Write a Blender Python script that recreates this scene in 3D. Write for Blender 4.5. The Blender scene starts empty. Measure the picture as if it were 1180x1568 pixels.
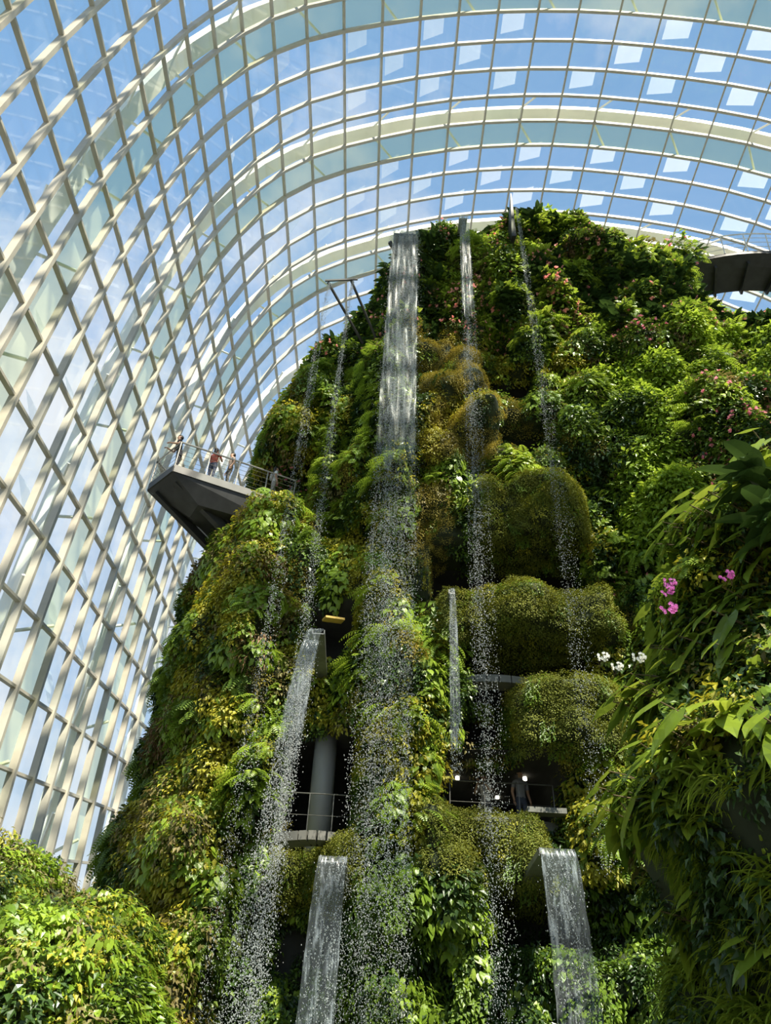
import bpy, bmesh, math, random
import numpy as np
from mathutils import Vector, Matrix, noise, Euler
random.seed(7); rng=np.random.default_rng(7)
SC=bpy.context.scene
COL=SC.collection
try:
    SC.view_settings.view_transform='Standard'; SC.view_settings.look='None'
except Exception as e: print(e)

# ------------------------------------------------------------ helpers
def link(o,parent=None):
    COL.objects.link(o)
    if parent is not None: o.parent=parent
    return o
def empty(name,loc=(0,0,0)):
    e=bpy.data.objects.new(name,None); e.location=(0,0,0); e.empty_display_size=.3
    return link(e)
def mesh_np(name,V,F,mats=(),midx=None,smooth=False):
    """V (n,3) ; F (m,k) ndarray or list of tuples"""
    me=bpy.data.meshes.new(name)
    if isinstance(F,np.ndarray):
        n=len(V); m,k=F.shape
        me.vertices.add(n); me.vertices.foreach_set('co',np.asarray(V,dtype=np.float32).ravel())
        me.loops.add(m*k); me.loops.foreach_set('vertex_index',F.astype(np.int32).ravel())
        me.polygons.add(m); me.polygons.foreach_set('loop_start',np.arange(0,m*k,k,dtype=np.int32))
        try: me.polygons.foreach_set('loop_total',np.full(m,k,dtype=np.int32))
        except Exception: pass
    else:
        me.from_pydata([tuple(v) for v in V],[],F)
    for mt in mats: me.materials.append(mt)
    if midx is not None: me.polygons.foreach_set('material_index',np.asarray(midx,dtype=np.int32))
    if smooth: me.polygons.foreach_set('use_smooth',np.ones(len(me.polygons),dtype=bool))
    me.update(calc_edges=True); me.validate()
    return me
def obj(name,me,parent=None): return link(bpy.data.objects.new(name,me),parent)

class MB:
    """simple mesh accumulator"""
    def __init__(s): s.V=[];s.F=[];s.M=[]
    def add(s,vs,fs,m=0):
        b=len(s.V); s.V+= [tuple(v) for v in vs]
        for f in fs: s.F.append(tuple(b+i for i in f)); s.M.append(m)
    def box(s,c,size,rot=0,m=0):
        x,y,z=[k/2 for k in size]; R=Matrix.Rotation(rot,3,'Z'); c=Vector(c)
        vs=[c+R@Vector((i*x,j*y,k*z)) for k in(-1,1) for j in(-1,1) for i in(-1,1)]
        s.add(vs,[(0,2,3,1),(4,5,7,6),(0,1,5,4),(2,6,7,3),(0,4,6,2),(1,3,7,5)],m)
    def tube(s,pts,r,n=6,m=0):
        pts=[Vector(p) for p in pts]; rings=[]
        for i,p in enumerate(pts):
            d=(pts[min(i+1,len(pts)-1)]-pts[max(i-1,0)]).normalized()
            a=d.cross(Vector((0,0,1)))
            if a.length<.05: a=d.cross(Vector((1,0,0)))
            a.normalize(); b=d.cross(a)
            rr=r[i] if isinstance(r,(list,tuple)) else r
            rings.append([p+a*rr*math.cos(2*math.pi*k/n)+b*rr*math.sin(2*math.pi*k/n) for k in range(n)])
        vs=[v for q in rings for v in q]; fs=[]
        for i in range(len(pts)-1):
            for k in range(n):
                fs.append((i*n+k,i*n+(k+1)%n,(i+1)*n+(k+1)%n,(i+1)*n+k))
        fs.append(tuple(range(n))[::-1]); fs.append(tuple((len(pts)-1)*n+k for k in range(n)))
        s.add(vs,fs,m)
    def beam(s,a,b,w,h,up=(0,0,1),m=0):
        a=Vector(a);b=Vector(b);d=(b-a).normalized();u=Vector(up)
        sd=d.cross(u).normalized();u=sd.cross(d)
        vs=[p+sd*i*w/2+u*k*h/2 for p in(a,b) for (i,k) in((-1,-1),(1,-1),(1,1),(-1,1))]
        s.add(vs,[(0,1,2,3),(7,6,5,4),(0,4,5,1),(1,5,6,2),(2,6,7,3),(3,7,4,0)],m)
    def obj(s,name,mats,parent=None,smooth=False):
        me=mesh_np(name,s.V,s.F,mats,s.M,smooth); return obj(name,me,parent)

# ------------------------------------------------------------ materials
def mat(name):
    m=bpy.data.materials.new(name); m.use_nodes=True; nt=m.node_tree
    for n in list(nt.nodes): nt.nodes.remove(n)
    out=nt.nodes.new('ShaderNodeOutputMaterial'); return m,nt,out
def N(nt,t,**kw):
    n=nt.nodes.new(t)
    for k,v in kw.items():
        if hasattr(n,k) and not k[0].isupper(): setattr(n,k,v)
        else: n.inputs[k.replace('_',' ')].default_value=v
    return n
def rgba(c): return (c[0],c[1],c[2],1)
def simple(name,c,rough=.5,metal=0,var=.25,scale=3,bump=0,emis=None):
    m,nt,out=mat(name); L=nt.links
    p=N(nt,'ShaderNodeBsdfPrincipled'); p.inputs['Roughness'].default_value=rough; p.inputs['Metallic'].default_value=metal
    tc=N(nt,'ShaderNodeTexCoord'); no=N(nt,'ShaderNodeTexNoise'); no.inputs['Scale'].default_value=scale; no.inputs['Detail'].default_value=6
    L.new(tc.outputs['Object'],no.inputs['Vector'])
    cr=N(nt,'ShaderNodeValToRGB'); cr.color_ramp.elements[0].position=.3; cr.color_ramp.elements[1].position=.7
    cr.color_ramp.elements[0].color=rgba([k*(1-var) for k in c]); cr.color_ramp.elements[1].color=rgba([min(1,k*(1+var)) for k in c])
    L.new(no.outputs['Fac'],cr.inputs['Fac']); L.new(cr.outputs['Color'],p.inputs['Base Color'])
    if bump:
        b=N(nt,'ShaderNodeBump'); b.inputs['Strength'].default_value=bump; L.new(no.outputs['Fac'],b.inputs['Height']); L.new(b.outputs['Normal'],p.inputs['Normal'])
    if emis: p.inputs['Emission Color'].default_value=rgba(c); p.inputs['Emission Strength'].default_value=emis
    L.new(p.outputs['BSDF'],out.inputs['Surface']); return m
def leafmat(name,c1,c2,rough=.42,tr=.3):
    m,nt,out=mat(name); L=nt.links
    oi=N(nt,'ShaderNodeObjectInfo'); g=N(nt,'ShaderNodeNewGeometry')
    mx=N(nt,'ShaderNodeMix',data_type='RGBA'); mx.inputs[6].default_value=rgba(c1); mx.inputs[7].default_value=rgba(c2)
    ad=N(nt,'ShaderNodeMath',operation='MULTIPLY_ADD'); L.new(oi.outputs['Random'],ad.inputs[0]); ad.inputs[1].default_value=.55
    m2=N(nt,'ShaderNodeMath',operation='MULTIPLY'); L.new(g.outputs['Random Per Island'],m2.inputs[0]); m2.inputs[1].default_value=.45
    L.new(m2.outputs[0],ad.inputs[2]); L.new(ad.outputs[0],mx.inputs[0])
    p=N(nt,'ShaderNodeBsdfPrincipled'); p.inputs['Roughness'].default_value=rough; L.new(mx.outputs[2],p.inputs['Base Color'])
    t=N(nt,'ShaderNodeBsdfTranslucent'); hs=N(nt,'ShaderNodeHueSaturation'); hs.inputs['Value'].default_value=1.6; hs.inputs['Hue'].default_value=.485
    L.new(mx.outputs[2],hs.inputs['Color']); L.new(hs.outputs['Color'],t.inputs['Color'])
    ms=N(nt,'ShaderNodeMixShader'); ms.inputs[0].default_value=tr; L.new(p.outputs[0],ms.inputs[1]); L.new(t.outputs[0],ms.inputs[2])
    L.new(ms.outputs[0],out.inputs['Surface']); return m

# ------------------------------------------------------------ world + sun + camera
def build_world():
    w=bpy.data.worlds.new('sky'); SC.world=w; w.use_nodes=True; nt=w.node_tree; L=nt.links
    bg=nt.nodes['Background']; tc=N(nt,'ShaderNodeTexCoord')
    sp=N(nt,'ShaderNodeSeparateXYZ'); L.new(tc.outputs['Generated'],sp.inputs[0])
    cr=N(nt,'ShaderNodeValToRGB'); e=cr.color_ramp.elements
    e[0].position=0; e[0].color=(.68,.81,.95,1); e[1].position=1; e[1].color=(.28,.50,.83,1)
    k=e.new(.3); k.color=(.46,.67,.92,1); k=e.new(.6); k.color=(.29,.51,.84,1)
    L.new(sp.outputs['Z'],cr.inputs['Fac'])
    no=N(nt,'ShaderNodeTexNoise'); no.inputs['Scale'].default_value=3.2; no.inputs['Detail'].default_value=9; no.inputs['Roughness'].default_value=.6
    L.new(tc.outputs['Generated'],no.inputs['Vector'])
    # cloud bias: more cloud low on the horizon toward the left
    dt=N(nt,'ShaderNodeVectorMath',operation='DOT_PRODUCT'); L.new(tc.outputs['Generated'],dt.inputs[0]); dt.inputs[1].default_value=Vector((-.45,.75,.48)).normalized()
    mr=N(nt,'ShaderNodeMapRange'); L.new(dt.outputs['Value'],mr.inputs['Value']); mr.inputs['From Min'].default_value=.86; mr.inputs['From Max'].default_value=1; mr.inputs['To Min'].default_value=-.06; mr.inputs['To Max'].default_value=.10
    ad=N(nt,'ShaderNodeMath',operation='ADD'); L.new(no.outputs['Fac'],ad.inputs[0]); L.new(mr.outputs[0],ad.inputs[1])
    c2=N(nt,'ShaderNodeValToRGB'); c2.color_ramp.elements[0].position=.46; c2.color_ramp.elements[1].position=.68
    L.new(ad.outputs[0],c2.inputs['Fac'])
    mx=N(nt,'ShaderNodeMix',data_type='RGBA'); L.new(c2.outputs['Color'],mx.inputs[0]); L.new(cr.outputs['Color'],mx.inputs[6]); mx.inputs[7].default_value=(.98,1.0,1.03,1)
    L.new(mx.outputs[2],bg.inputs['Color']); bg.inputs['Strength'].default_value=1.0
    s=bpy.data.lights.new('sun','SUN'); s.energy=14; s.angle=.009; s.color=(1,.90,.72)
    so=link(bpy.data.objects.new('sun',s)); d=Vector((.26,-.52,.82)).normalized(); so.rotation_euler=d.to_track_quat('Z','Y').to_euler(); so.location=(30,-40,80)
def build_camera():
    cam=bpy.data.cameras.new('camera'); co=link(bpy.data.objects.new('camera',cam))
    cam.sensor_fit='VERTICAL'; cam.sensor_height=36; cam.lens=36*1204/1594; cam.clip_end=600
    th=math.radians(39.5); ph=math.radians(3.0)
    F=Vector((0,math.cos(th),math.sin(th))); U=Vector((0,-math.sin(th),math.cos(th))); R=Vector((1,0,0))
    r=R*math.cos(ph)+U*math.sin(ph); u=-R*math.sin(ph)+U*math.cos(ph)
    M=Matrix((r,u,-F)).transposed().to_4x4(); M.translation=(0,0,1.6); co.matrix_world=M
    SC.camera=co
build_world(); build_camera()

# ------------------------------------------------------------ glass dome
def build_dome():
    root=empty('glass_dome')
    steel=simple('dome_steel',(.48,.44,.36),.5,0,.12,1.5)
    cream=simple('arch_cream',(.93,.89,.76),.45,0,.06,.6)
    m,nt,out=mat('dome_glass'); L=nt.links
    tr=N(nt,'ShaderNodeBsdfTransparent'); gl=N(nt,'ShaderNodeBsdfGlossy'); gl.inputs['Roughness'].default_value=.03
    g=N(nt,'ShaderNodeNewGeometry')
    cr=N(nt,'ShaderNodeValToRGB'); cr.color_ramp.elements[0].color=(.84,.92,.94,1); cr.color_ramp.elements[1].color=(.96,.98,1,1)
    L.new(g.outputs['Random Per Island'],cr.inputs[0]); L.new(cr.outputs[0],tr.inputs['Color'])
    df=N(nt,'ShaderNodeBsdfDiffuse'); df.inputs['Color'].default_value=(.8,.85,.88,1)
    m0=N(nt,'ShaderNodeMixShader'); m0.inputs[0].default_value=.05; L.new(tr.outputs[0],m0.inputs[1]); L.new(df.outputs[0],m0.inputs[2])
    m2=N(nt,'ShaderNodeMixShader'); m2.inputs[0].default_value=.07; L.new(m0.outputs[0],m2.inputs[1]); L.new(gl.outputs[0],m2.inputs[2])
    L.new(m2.outputs[0],out.inputs['Surface']); glass=m
    m,nt,out=mat('vent_glass'); L=nt.links
    tr=N(nt,'ShaderNodeBsdfTransparent'); tr.inputs['Color'].default_value=(.92,.97,1,1); df=N(nt,'ShaderNodeBsdfTranslucent'); df.inputs['Color'].default_value=(.95,.97,1,1)
    gl=N(nt,'ShaderNodeBsdfDiffuse'); gl.inputs['Color'].default_value=(.9,.93,.95,1)
    m1=N(nt,'ShaderNodeMixShader'); m1.inputs[0].default_value=.5; L.new(df.outputs[0],m1.inputs[1]); L.new(gl.outputs[0],m1.inputs[2])
    m2=N(nt,'ShaderNodeMixShader'); m2.inputs[0].default_value=.34; L.new(tr.outputs[0],m2.inputs[1]); L.new(m1.outputs[0],m2.inputs[2])
    L.new(m2.outputs[0],out.inputs['Surface']); vent=m
    m,nt,out=mat('tinted_glass'); L=nt.links  # greenish tinted glass for the pane row next to each outer arch
    tr=N(nt,'ShaderNodeBsdfTransparent'); tr.inputs['Color'].default_value=(.80,.88,.74,1); gl=N(nt,'ShaderNodeBsdfDiffuse'); gl.inputs['Color'].default_value=(.72,.78,.55,1)
    m2=N(nt,'ShaderNodeMixShader'); m2.inputs[0].default_value=.30; L.new(tr.outputs[0],m2.inputs[1]); L.new(gl.outputs[0],m2.inputs[2])
    L.new(m2.outputs[0],out.inputs['Surface']); tinted=m
    prof=[(-10.2,-14),(-11.2,0),(-12,12),(-12.1,24),(-11.6,33),(-10.2,42),(-7,49.0),(-2.0,53.2),(5,56.4),(14,57.3),(25,54.5),(34,46),(39,33),(41,18),(41,0),(40.5,-14)]
    P=[Vector((a,0,b)) for a,b in prof]
    fine=[]
    for i in range(len(P)-1):
        p0=P[max(i-1,0)];p1=P[i];p2=P[i+1];p3=P[min(i+2,len(P)-1)]
        for k in range(12):
            t=k/12; fine.append(.5*((2*p1)+(p2-p0)*t+(2*p0-5*p1+4*p2-p3)*t*t+(3*p1-p0-3*p2+p3)*t**3))
    fine.append(P[-1]); fine=np.array([(p.x,p.z) for p in fine])
    seg=np.r_[0,np.cumsum(np.hypot(*np.diff(fine,axis=0).T))]; Ltot=seg[-1]
    def pt(s,y,off=0.):
        s=min(max(s,0),Ltot)
        x=np.interp(s,seg,fine[:,0]); z=np.interp(s,seg,fine[:,1])
        x2=np.interp(s+.5,seg,fine[:,0])-np.interp(s-.5,seg,fine[:,0]); z2=np.interp(s+.5,seg,fine[:,1])-np.interp(s-.5,seg,fine[:,1])
        l=math.hypot(x2,z2) or 1; nx,nz=-z2/l,x2/l
        f=1
        if y>38: f=math.sqrt(max(0,1-((y-38)/24)**2))
        if y<-12: f=math.sqrt(max(0,1-((-12-y)/24)**2))
        return Vector((13+(x+nx*off-13)*f, y, (z+nz*off)*(f**.8)))
    def sj(S,y):
        w=max(0,min(1,1-(S-14)/42)); w=w*w*(3-2*w)
        return S+.26*(max(min(y,44),-6)-22)*w
    ys=[-9.8-24*math.sin(a) for a in (1.45,1.2,.95,.72,.5,.3,.15)]+list(np.arange(-9.8,38.9,1.68))+[39+23*math.sin(a) for a in (.07,.14,.22,.30,.39,.49,.61,.75,.92,1.12,1.4)]
    Sj=list(np.arange(-2,Ltot+.5,2.6))
    nA=len(ys); nS=len(Sj)
    G=[[pt(sj(S,y),y) for S in Sj] for y in ys]
    Gi=[[pt(sj(S,y),y,-.26) for S in Sj] for y in ys]
    b=MB()
    for i in range(nA):
        for j in range(nS-1):
            a,c=G[i][j],G[i][j+1]; a2,c2=Gi[i][j],Gi[i][j+1]
            if a.z<-3 and c.z<-3: continue
            w=Vector((0,.085,0))
            b.add([a-w,a+w,a2+w,a2-w,c-w,c+w,c2+w,c2-w],[(0,4,5,1),(1,5,6,2),(2,6,7,3),(3,7,4,0)])
    for j in range(nS):
        for i in range(nA-1):
            a,c=G[i][j],G[i+1][j]; a2=a.lerp(Gi[i][j],.7); c2=c.lerp(Gi[i+1][j],.7)
            if a.z<-3 and c.z<-3: continue
            t=(c-a).cross(a2-a)
            if t.length<1e-6: continue
            w=t.normalized()*.05
            b.add([a-w,a+w,a2+w,a2-w,c-w,c+w,c2+w,c2-w],[(0,4,5,1),(1,5,6,2),(2,6,7,3),(3,7,4,0)])
    b.obj('gridshell_ribs',[steel],root)
    gb=MB(); vb=MB()
    R=random.Random(3)
    i0=7
    for i in range(nA-1):
        for j in range(nS-1):
            q=[G[i][j],G[i+1][j],G[i+1][j+1],G[i][j+1]]
            if max(p.z for p in q)<0: continue
            row=(i-i0)%5
            gb.add(q,[(0,1,2,3)],1 if (row==0 and 0<=i-i0<29) else 0)
            if row in (1,2,3) and ((i+j)%2==0) and R.random()<.85 and q[0].z>12:
                # opened vent pane, hinged on one side, standing off the shell
                n=(q[1]-q[0]).cross(q[3]-q[0]).normalized()
                if n.dot(q[0]-Vector((13,20,20)))<0: n=-n
                c=sum(q,Vector())/4; o=[c+(p-c)*.66 for p in q]
                o=[o[0]+n*.25,o[1]+n*.25,o[2]+n*1.0,o[3]+n*1.0]; vb.add(o,[(0,1,2,3)])
    gb.obj('glass_panes',[glass,tinted],root); vb.obj('vent_panes',[vent],root)
    # big external arches and their struts
    ab=MB(); st=MB()
    for y in (-9.8,-1.4,7.0,15.4,23.8,32.2,40.6):
        ss=np.arange(0,Ltot,2.6); off=.8
        prev=None
        for s in ss:
            o1=pt(s,y,off); o2=pt(s,y,off+.45); w=Vector((0,.42,0))
            ring=[o1-w,o1+w,o2+w,o2-w]
            if prev: ab.add(prev+ring,[(0,4,5,1),(1,5,6,2),(2,6,7,3),(3,7,4,0)])
            prev=ring
        for k,s in enumerate(np.arange(3,Ltot,5.2)):
            a=pt(s,y,off+.2)
            for dy in (-1.68,1.68): st.tube([a,pt(s+1.3,y+dy,.1)],.07,5)
    ab.obj('outer_arches',[cream],root); st.obj('arch_struts',[cream],root)
build_dome()

# ------------------------------------------------------------ plant clumps (instanced)
class Clump(MB):
    def leaf(s,b,d,n,L,W,m=0,curl=.25):
        b=Vector(b);d=Vector(d).normalized();n=Vector(n); sd=d.cross(n)
        if sd.length<1e-3: sd=d.cross(Vector((0.3,1,.2)))
        sd.normalize(); n=sd.cross(d)
        mid=b+d*L*.45-n*W*.12; tip=b+d*L-n*L*curl
        s.add([b,b+d*L*.42+sd*W/2+n*W*.08,tip,b+d*L*.42-sd*W/2+n*W*.08,mid],[(0,1,4),(0,4,3),(1,2,4),(4,2,3)],m)
    def blade(s,b,d,L,W,droop,m=0,n=5,shape='lance'):
        """long curved leaf"""
        b=Vector(b); d=Vector(d).normalized(); pts=[b]; cur=d.copy()
        for i in range(n):
            cur=(cur+Vector((0,0,-droop/n))).normalized(); pts.append(pts[-1]+cur*L/n)
        vs=[];fs=[]
        for i,p in enumerate(pts):
            t=i/n
            w=W*( math.sin(math.pi*min(1,.12+t*.88))**.7 if shape=='lance' else max(0,(1-t))**.6)
            dd=(pts[min(i+1,n)]-pts[max(i-1,0)]).normalized(); sd=dd.cross(Vector((0,0,1)))
            if sd.length<1e-3: sd=Vector((1,0,0))
            sd.normalize(); up=sd.cross(dd)
            vs+=[p+sd*w/2+up*w*.18,p,p-sd*w/2+up*w*.18]
        for i in range(n):
            k=i*3; fs+=[(k,k+1,k+4,k+3),(k+1,k+2,k+5,k+4)]
        s.add(vs,fs,m); return pts
    def heart(s,b,d,n,L,m=0,wr=.78):
        """heart-shaped leaf with midrib fold"""
        b=Vector(b);d=Vector(d).normalized();n=Vector(n);sd=d.cross(n)
        if sd.length<1e-3: sd=Vector((1,0,0))
        sd.normalize(); n=sd.cross(d); W=L*wr
        out=[(-.16,.22),(-.05,.42),(.15,.5),(.38,.46),(.62,.32),(.83,.14)]
        rib=[0,.05,.2,.4,.62,.83]
        f=lambda t:-n*L*(.22*t*t)
        vs=[b+d*L*t+f(t) for t in rib]+[b+d*L+f(1)]
        k0=len(vs)
        for sg in(1,-1):
            vs+=[b+d*L*t+f(max(t,0))+sd*sg*W*w+n*L*(.10*w*2-.12*(w*2)**2) for t,w in out]
        fs=[]
        for si,sg in((0,1),(1,-1)):
            o=k0+si*6
            for i in range(5):
                q=(i,o+i,o+i+1,i+1); fs.append(q if sg<0 else q[::-1])
            q=(5,o+5,6); fs.append(q if sg<0 else q[::-1])
        s.add(vs,fs,m)
def rv(r=1): return Vector((random.uniform(-1,1),random.uniform(-1,1),random.uniform(-1,1)))*r
PL=bpy.data.collections.new('plant_kinds')
KIND={}
def add_kind(key,cl,mats):
    name=key+'_plant'; me=mesh_np(name,cl.V,cl.F,mats,cl.M)
    o=bpy.data.objects.new(name,me); PL.objects.link(o); KIND[key]=name
def bush(n,L,W,rx,ry,rz,droop=.5,fl=None,nf=0,fs=.05):
    c=Clump()
    for i in range(n):
        a=rv().normalized(); 
        if a.y<-.35: a.y=-a.y
        k=random.uniform(.72,1.2); p=Vector((a.x*rx*k,a.y*ry*k,a.z*rz*k))
        d=Vector((a.x*.7,a.y*.8,a.z*.5-droop))+rv(.55)
        l=L*random.uniform(.7,1.35); c.leaf(p,d,a+Vector((0,.3,.7)),l,l*W/L)
    for i in range(nf):
        a=rv().normalized(); a.y=abs(a.y); p=Vector((a.x*rx,a.y*ry,a.z*rz))*1.15
        for k in range(5):
            c.leaf(p,rv()+a,a+rv(.4),fs,fs*.9,1,.1)
    return c
def build_kinds():
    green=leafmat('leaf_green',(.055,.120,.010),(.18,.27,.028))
    yel=leafmat('leaf_yellowgreen',(.20,.21,.012),(.50,.46,.04),.5)
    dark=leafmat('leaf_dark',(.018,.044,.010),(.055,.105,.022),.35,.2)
    bright=leafmat('leaf_bright',(.12,.22,.016),(.36,.48,.05),.38,.35)
    moss=leafmat('leaf_moss',(.10,.135,.012),(.26,.27,.03),.7,.2)
    mossy=leafmat('leaf_moss_gold',(.22,.20,.02),(.42,.34,.05),.7,.2)
    olive=leafmat('leaf_olive',(.12,.12,.03),(.24,.19,.06),.6,.25)
    brown=leafmat('leaf_brown',(.10,.06,.025),(.26,.15,.06),.6,.25)
    pink=leafmat('petal_pink',(.75,.20,.28),(.9,.42,.45),.6,.3)
    orange=leafmat('petal_orange',(.75,.33,.27),(.9,.52,.45),.6,.3)
    mag=leafmat('petal_magenta',(.6,.10,.45),(.85,.30,.70),.6,.3)
    stem=simple('stem_brown',(.10,.07,.03),.8)
    glossy=leafmat('leaf_glossy',(.085,.16,.016),(.32,.40,.045),.26,.3)
    add_kind('ivy',bush(110,.11,.075,.42,.28,.42),[green])
    add_kind('ivyyellow',bush(100,.11,.07,.42,.28,.42),[yel])
    add_kind('ivydark',bush(90,.14,.09,.45,.28,.45),[dark])
    add_kind('moss',bush(260,.055,.035,.40,.22,.38,.3),[moss])
    add_kind('mossgold',bush(230,.055,.035,.40,.22,.36,.3),[mossy])
    add_kind('bright',bush(80,.17,.10,.50,.34,.45,.4),[bright])
    add_kind('olive',bush(100,.12,.06,.42,.28,.45,.7),[olive])
    add_kind('brown',bush(100,.13,.035,.42,.28,.45,.9),[brown])
    add_kind('pinkbush',bush(80,.12,.08,.46,.30,.46,.5,None,9,.085),[green,pink])
    add_kind('orangebush',bush(80,.12,.08,.46,.30,.46,.5,None,9,.09),[green,orange])
    c=Clump()
    for i in range(13):
        a=random.uniform(-.2,math.pi+.2); d=Vector((math.cos(a),abs(math.sin(a))*.9+.1,random.uniform(.3,1.2)))
        L=random.uniform(.6,.95); b=Vector(); cur=d.normalized(); n=13; p=b
        for k in range(n):
            cur=(cur+Vector((0,0,-.15))).normalized(); q=p+cur*L/n; sd=cur.cross(Vector((0,0,1))).normalized(); up=sd.cross(cur)
            w=.16*math.sin(math.pi*(.12+.86*k/n))
            for sg in(1,-1): c.leaf(q,sd*sg+cur*.5-up*.15,up,w,.042,0,.15)
            p=q
    add_kind('fern',c,[bright])
    c2=Clump(); c2.V=list(c.V);c2.F=list(c.F);c2.M=list(c.M); add_kind('ferndark',c2,[green])
    c=Clump()
    for i in range(22):
        a=random.uniform(-.3,math.pi+.3); d=Vector((math.cos(a),abs(math.sin(a)),random.uniform(.1,1.3)))
        c.blade(rv(.08),d,random.uniform(.35,.65),random.uniform(.12,.17),random.uniform(.8,1.6))
    add_kind('broad',c,[glossy])
    c=Clump()
    for i in range(20):
        a=random.uniform(-.3,math.pi+.3); d=Vector((math.cos(a),abs(math.sin(a)),random.uniform(.1,1.3)))
        c.blade(rv(.1),d,random.uniform(.4,.7),random.uniform(.13,.2),random.uniform(.8,1.6))
    add_kind('broaddark',c,[dark])
    c=Clump()
    for s in range(9):
        x=random.uniform(-.4,.4); z=random.uniform(-.1,.3); y=random.uniform(.05,.25); Ls=random.uniform(.5,1.1)
        for k in range(int(Ls/.06)):
            p=Vector((x+math.sin(k*.4+s)*.04,y+.04*math.sin(k*.7),z-k*.06)); c.leaf(p,Vector((random.uniform(-1,1),.6,-.8)),Vector((0,1,.4)),.11,.07)
    add_kind('vine',c,[green])
    c=Clump()
    for i in range(46):
        a=random.uniform(-.4,math.pi+.4); d=Vector((math.cos(a),abs(math.sin(a)),random.uniform(.2,1.7)))
        c.blade(rv(.14),d,random.uniform(.35,.6),.045,random.uniform(1.2,2.2),0,6,'strap')
    add_kind('strap',c,[glossy])
    c=Clump()
    for i in range(6):
        a=random.uniform(-.2,math.pi+.2); d=Vector((math.cos(a)*.8,abs(math.sin(a)),random.uniform(.2,1.2))).normalized()
        L=random.uniform(.4,.85); e=d*L+Vector((0,0,-.06)); c.tube([(0,0,0),d*L*.6,e],.009,5,1)
        c.heart(e,d*.5+Vector((0,.15,-.9))+rv(.45),d+Vector((0,.4,.5))+rv(.3),random.uniform(.40,.68),0,.66)
    add_kind('anthurium',c,[glossy,stem])
    c=Clump()
    for i in range(34):
        a=rv().normalized(); a.y=abs(a.y); p=Vector((a.x*.4,a.y*.3,a.z*.4)); c.heart(p,Vector((a.x*.5,a.y*.3,-.7))+rv(.3),a+Vector((0,.5,.4)),random.uniform(.12,.2),0,.7)
    add_kind('smallheart',c,[bright])
    c=Clump()
    for s in range(5):
        d=Vector((random.uniform(-.5,.5),.7,random.uniform(.4,.9))).normalized(); c.tube([(0,0,0),d*.35,d*.55+Vector((0,0,-.05))],.006,4,1)
        for k in range(6):
            p=d*(.3+.05*k)+rv(.03)
            for q in range(5):
                t=q*2*math.pi/5; c.leaf(p,Vector((math.cos(t),.3,math.sin(t))),Vector((0,1,0)),.055,.05,0,.1)
    add_kind('orchid',c,[mag,stem])
    c2=Clump(); c2.V=list(c.V);c2.F=list(c.F);c2.M=list(c.M); add_kind('orchidwhite',c2,[leafmat('petal_white',(.8,.8,.76),(.95,.95,.9),.6,.3),stem])
    for i,nm in enumerate(sorted(KIND.values())):
        for k in KIND:
            if KIND[k]==nm: KIND[k]=i; break
build_kinds()
def scatter(name,P,yaw,scl,kind,parent,tilt=.25):
    n=len(P); me=bpy.data.meshes.new(name); me.vertices.add(n); me.vertices.foreach_set('co',np.asarray(P,dtype=np.float32).ravel())
    rot=np.c_[rng.uniform(-tilt,tilt,n),rng.uniform(-tilt*1.4,tilt*1.4,n),yaw]
    a=me.attributes.new('rot','FLOAT_VECTOR','POINT'); a.data.foreach_set('vector',rot.astype(np.float32).ravel())
    a=me.attributes.new('scl','FLOAT','POINT'); a.data.foreach_set('value',np.asarray(scl,dtype=np.float32))
    a=me.attributes.new('kind','INT','POINT'); a.data.foreach_set('value',np.asarray(kind,dtype=np.int32))
    o=obj(name,me,parent)
    ng=bpy.data.node_groups.get('plant_scatter')
    if not ng:
        ng=bpy.data.node_groups.new('plant_scatter','GeometryNodeTree')
        ng.interface.new_socket(name='Geometry',in_out='INPUT',socket_type='NodeSocketGeometry'); ng.interface.new_socket(name='Geometry',in_out='OUTPUT',socket_type='NodeSocketGeometry')
        nd=ng.nodes; gi=nd.new('NodeGroupInput'); go=nd.new('NodeGroupOutput'); ip=nd.new('GeometryNodeInstanceOnPoints'); ci=nd.new('GeometryNodeCollectionInfo')
        ci.inputs['Collection'].default_value=PL; ci.inputs['Separate Children'].default_value=True; ci.inputs['Reset Children'].default_value=True
        def attr(nm,t):
            q=nd.new('GeometryNodeInputNamedAttribute'); q.data_type=t; q.inputs['Name'].default_value=nm
            return next(x for x in q.outputs if x.name=='Attribute' and x.enabled)
        L=ng.links; L.new(gi.outputs[0],ip.inputs['Points']); L.new(ci.outputs[0],ip.inputs['Instance']); ip.inputs['Pick Instance'].default_value=True
        L.new(attr('kind','INT'),ip.inputs['Instance Index']); L.new(attr('rot','FLOAT_VECTOR'),ip.inputs['Rotation']); L.new(attr('scl','FLOAT'),ip.inputs['Scale'])
        L.new(ip.outputs[0],go.inputs[0])
    md=o.modifiers.new('plants','NODES'); md.node_group=ng; return o

# ------------------------------------------------------------ mountain
def itp(z,t): return float(np.interp(z,[a for a,b in t],[b for a,b in t]))
XL=[(0,-7.3),(6,-7.2),(10,-7.2),(14,-7.1),(18,-6.7),(22,-5.4),(25,-4.7),(28,-3.7),(30,-2.5),(31.6,-.9),(33.4,2.0)]
XR=[(0,21),(20,19),(26,18),(29.5,16.5),(31.5,14.8),(33.4,12.9)]
ZT=33.4
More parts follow.
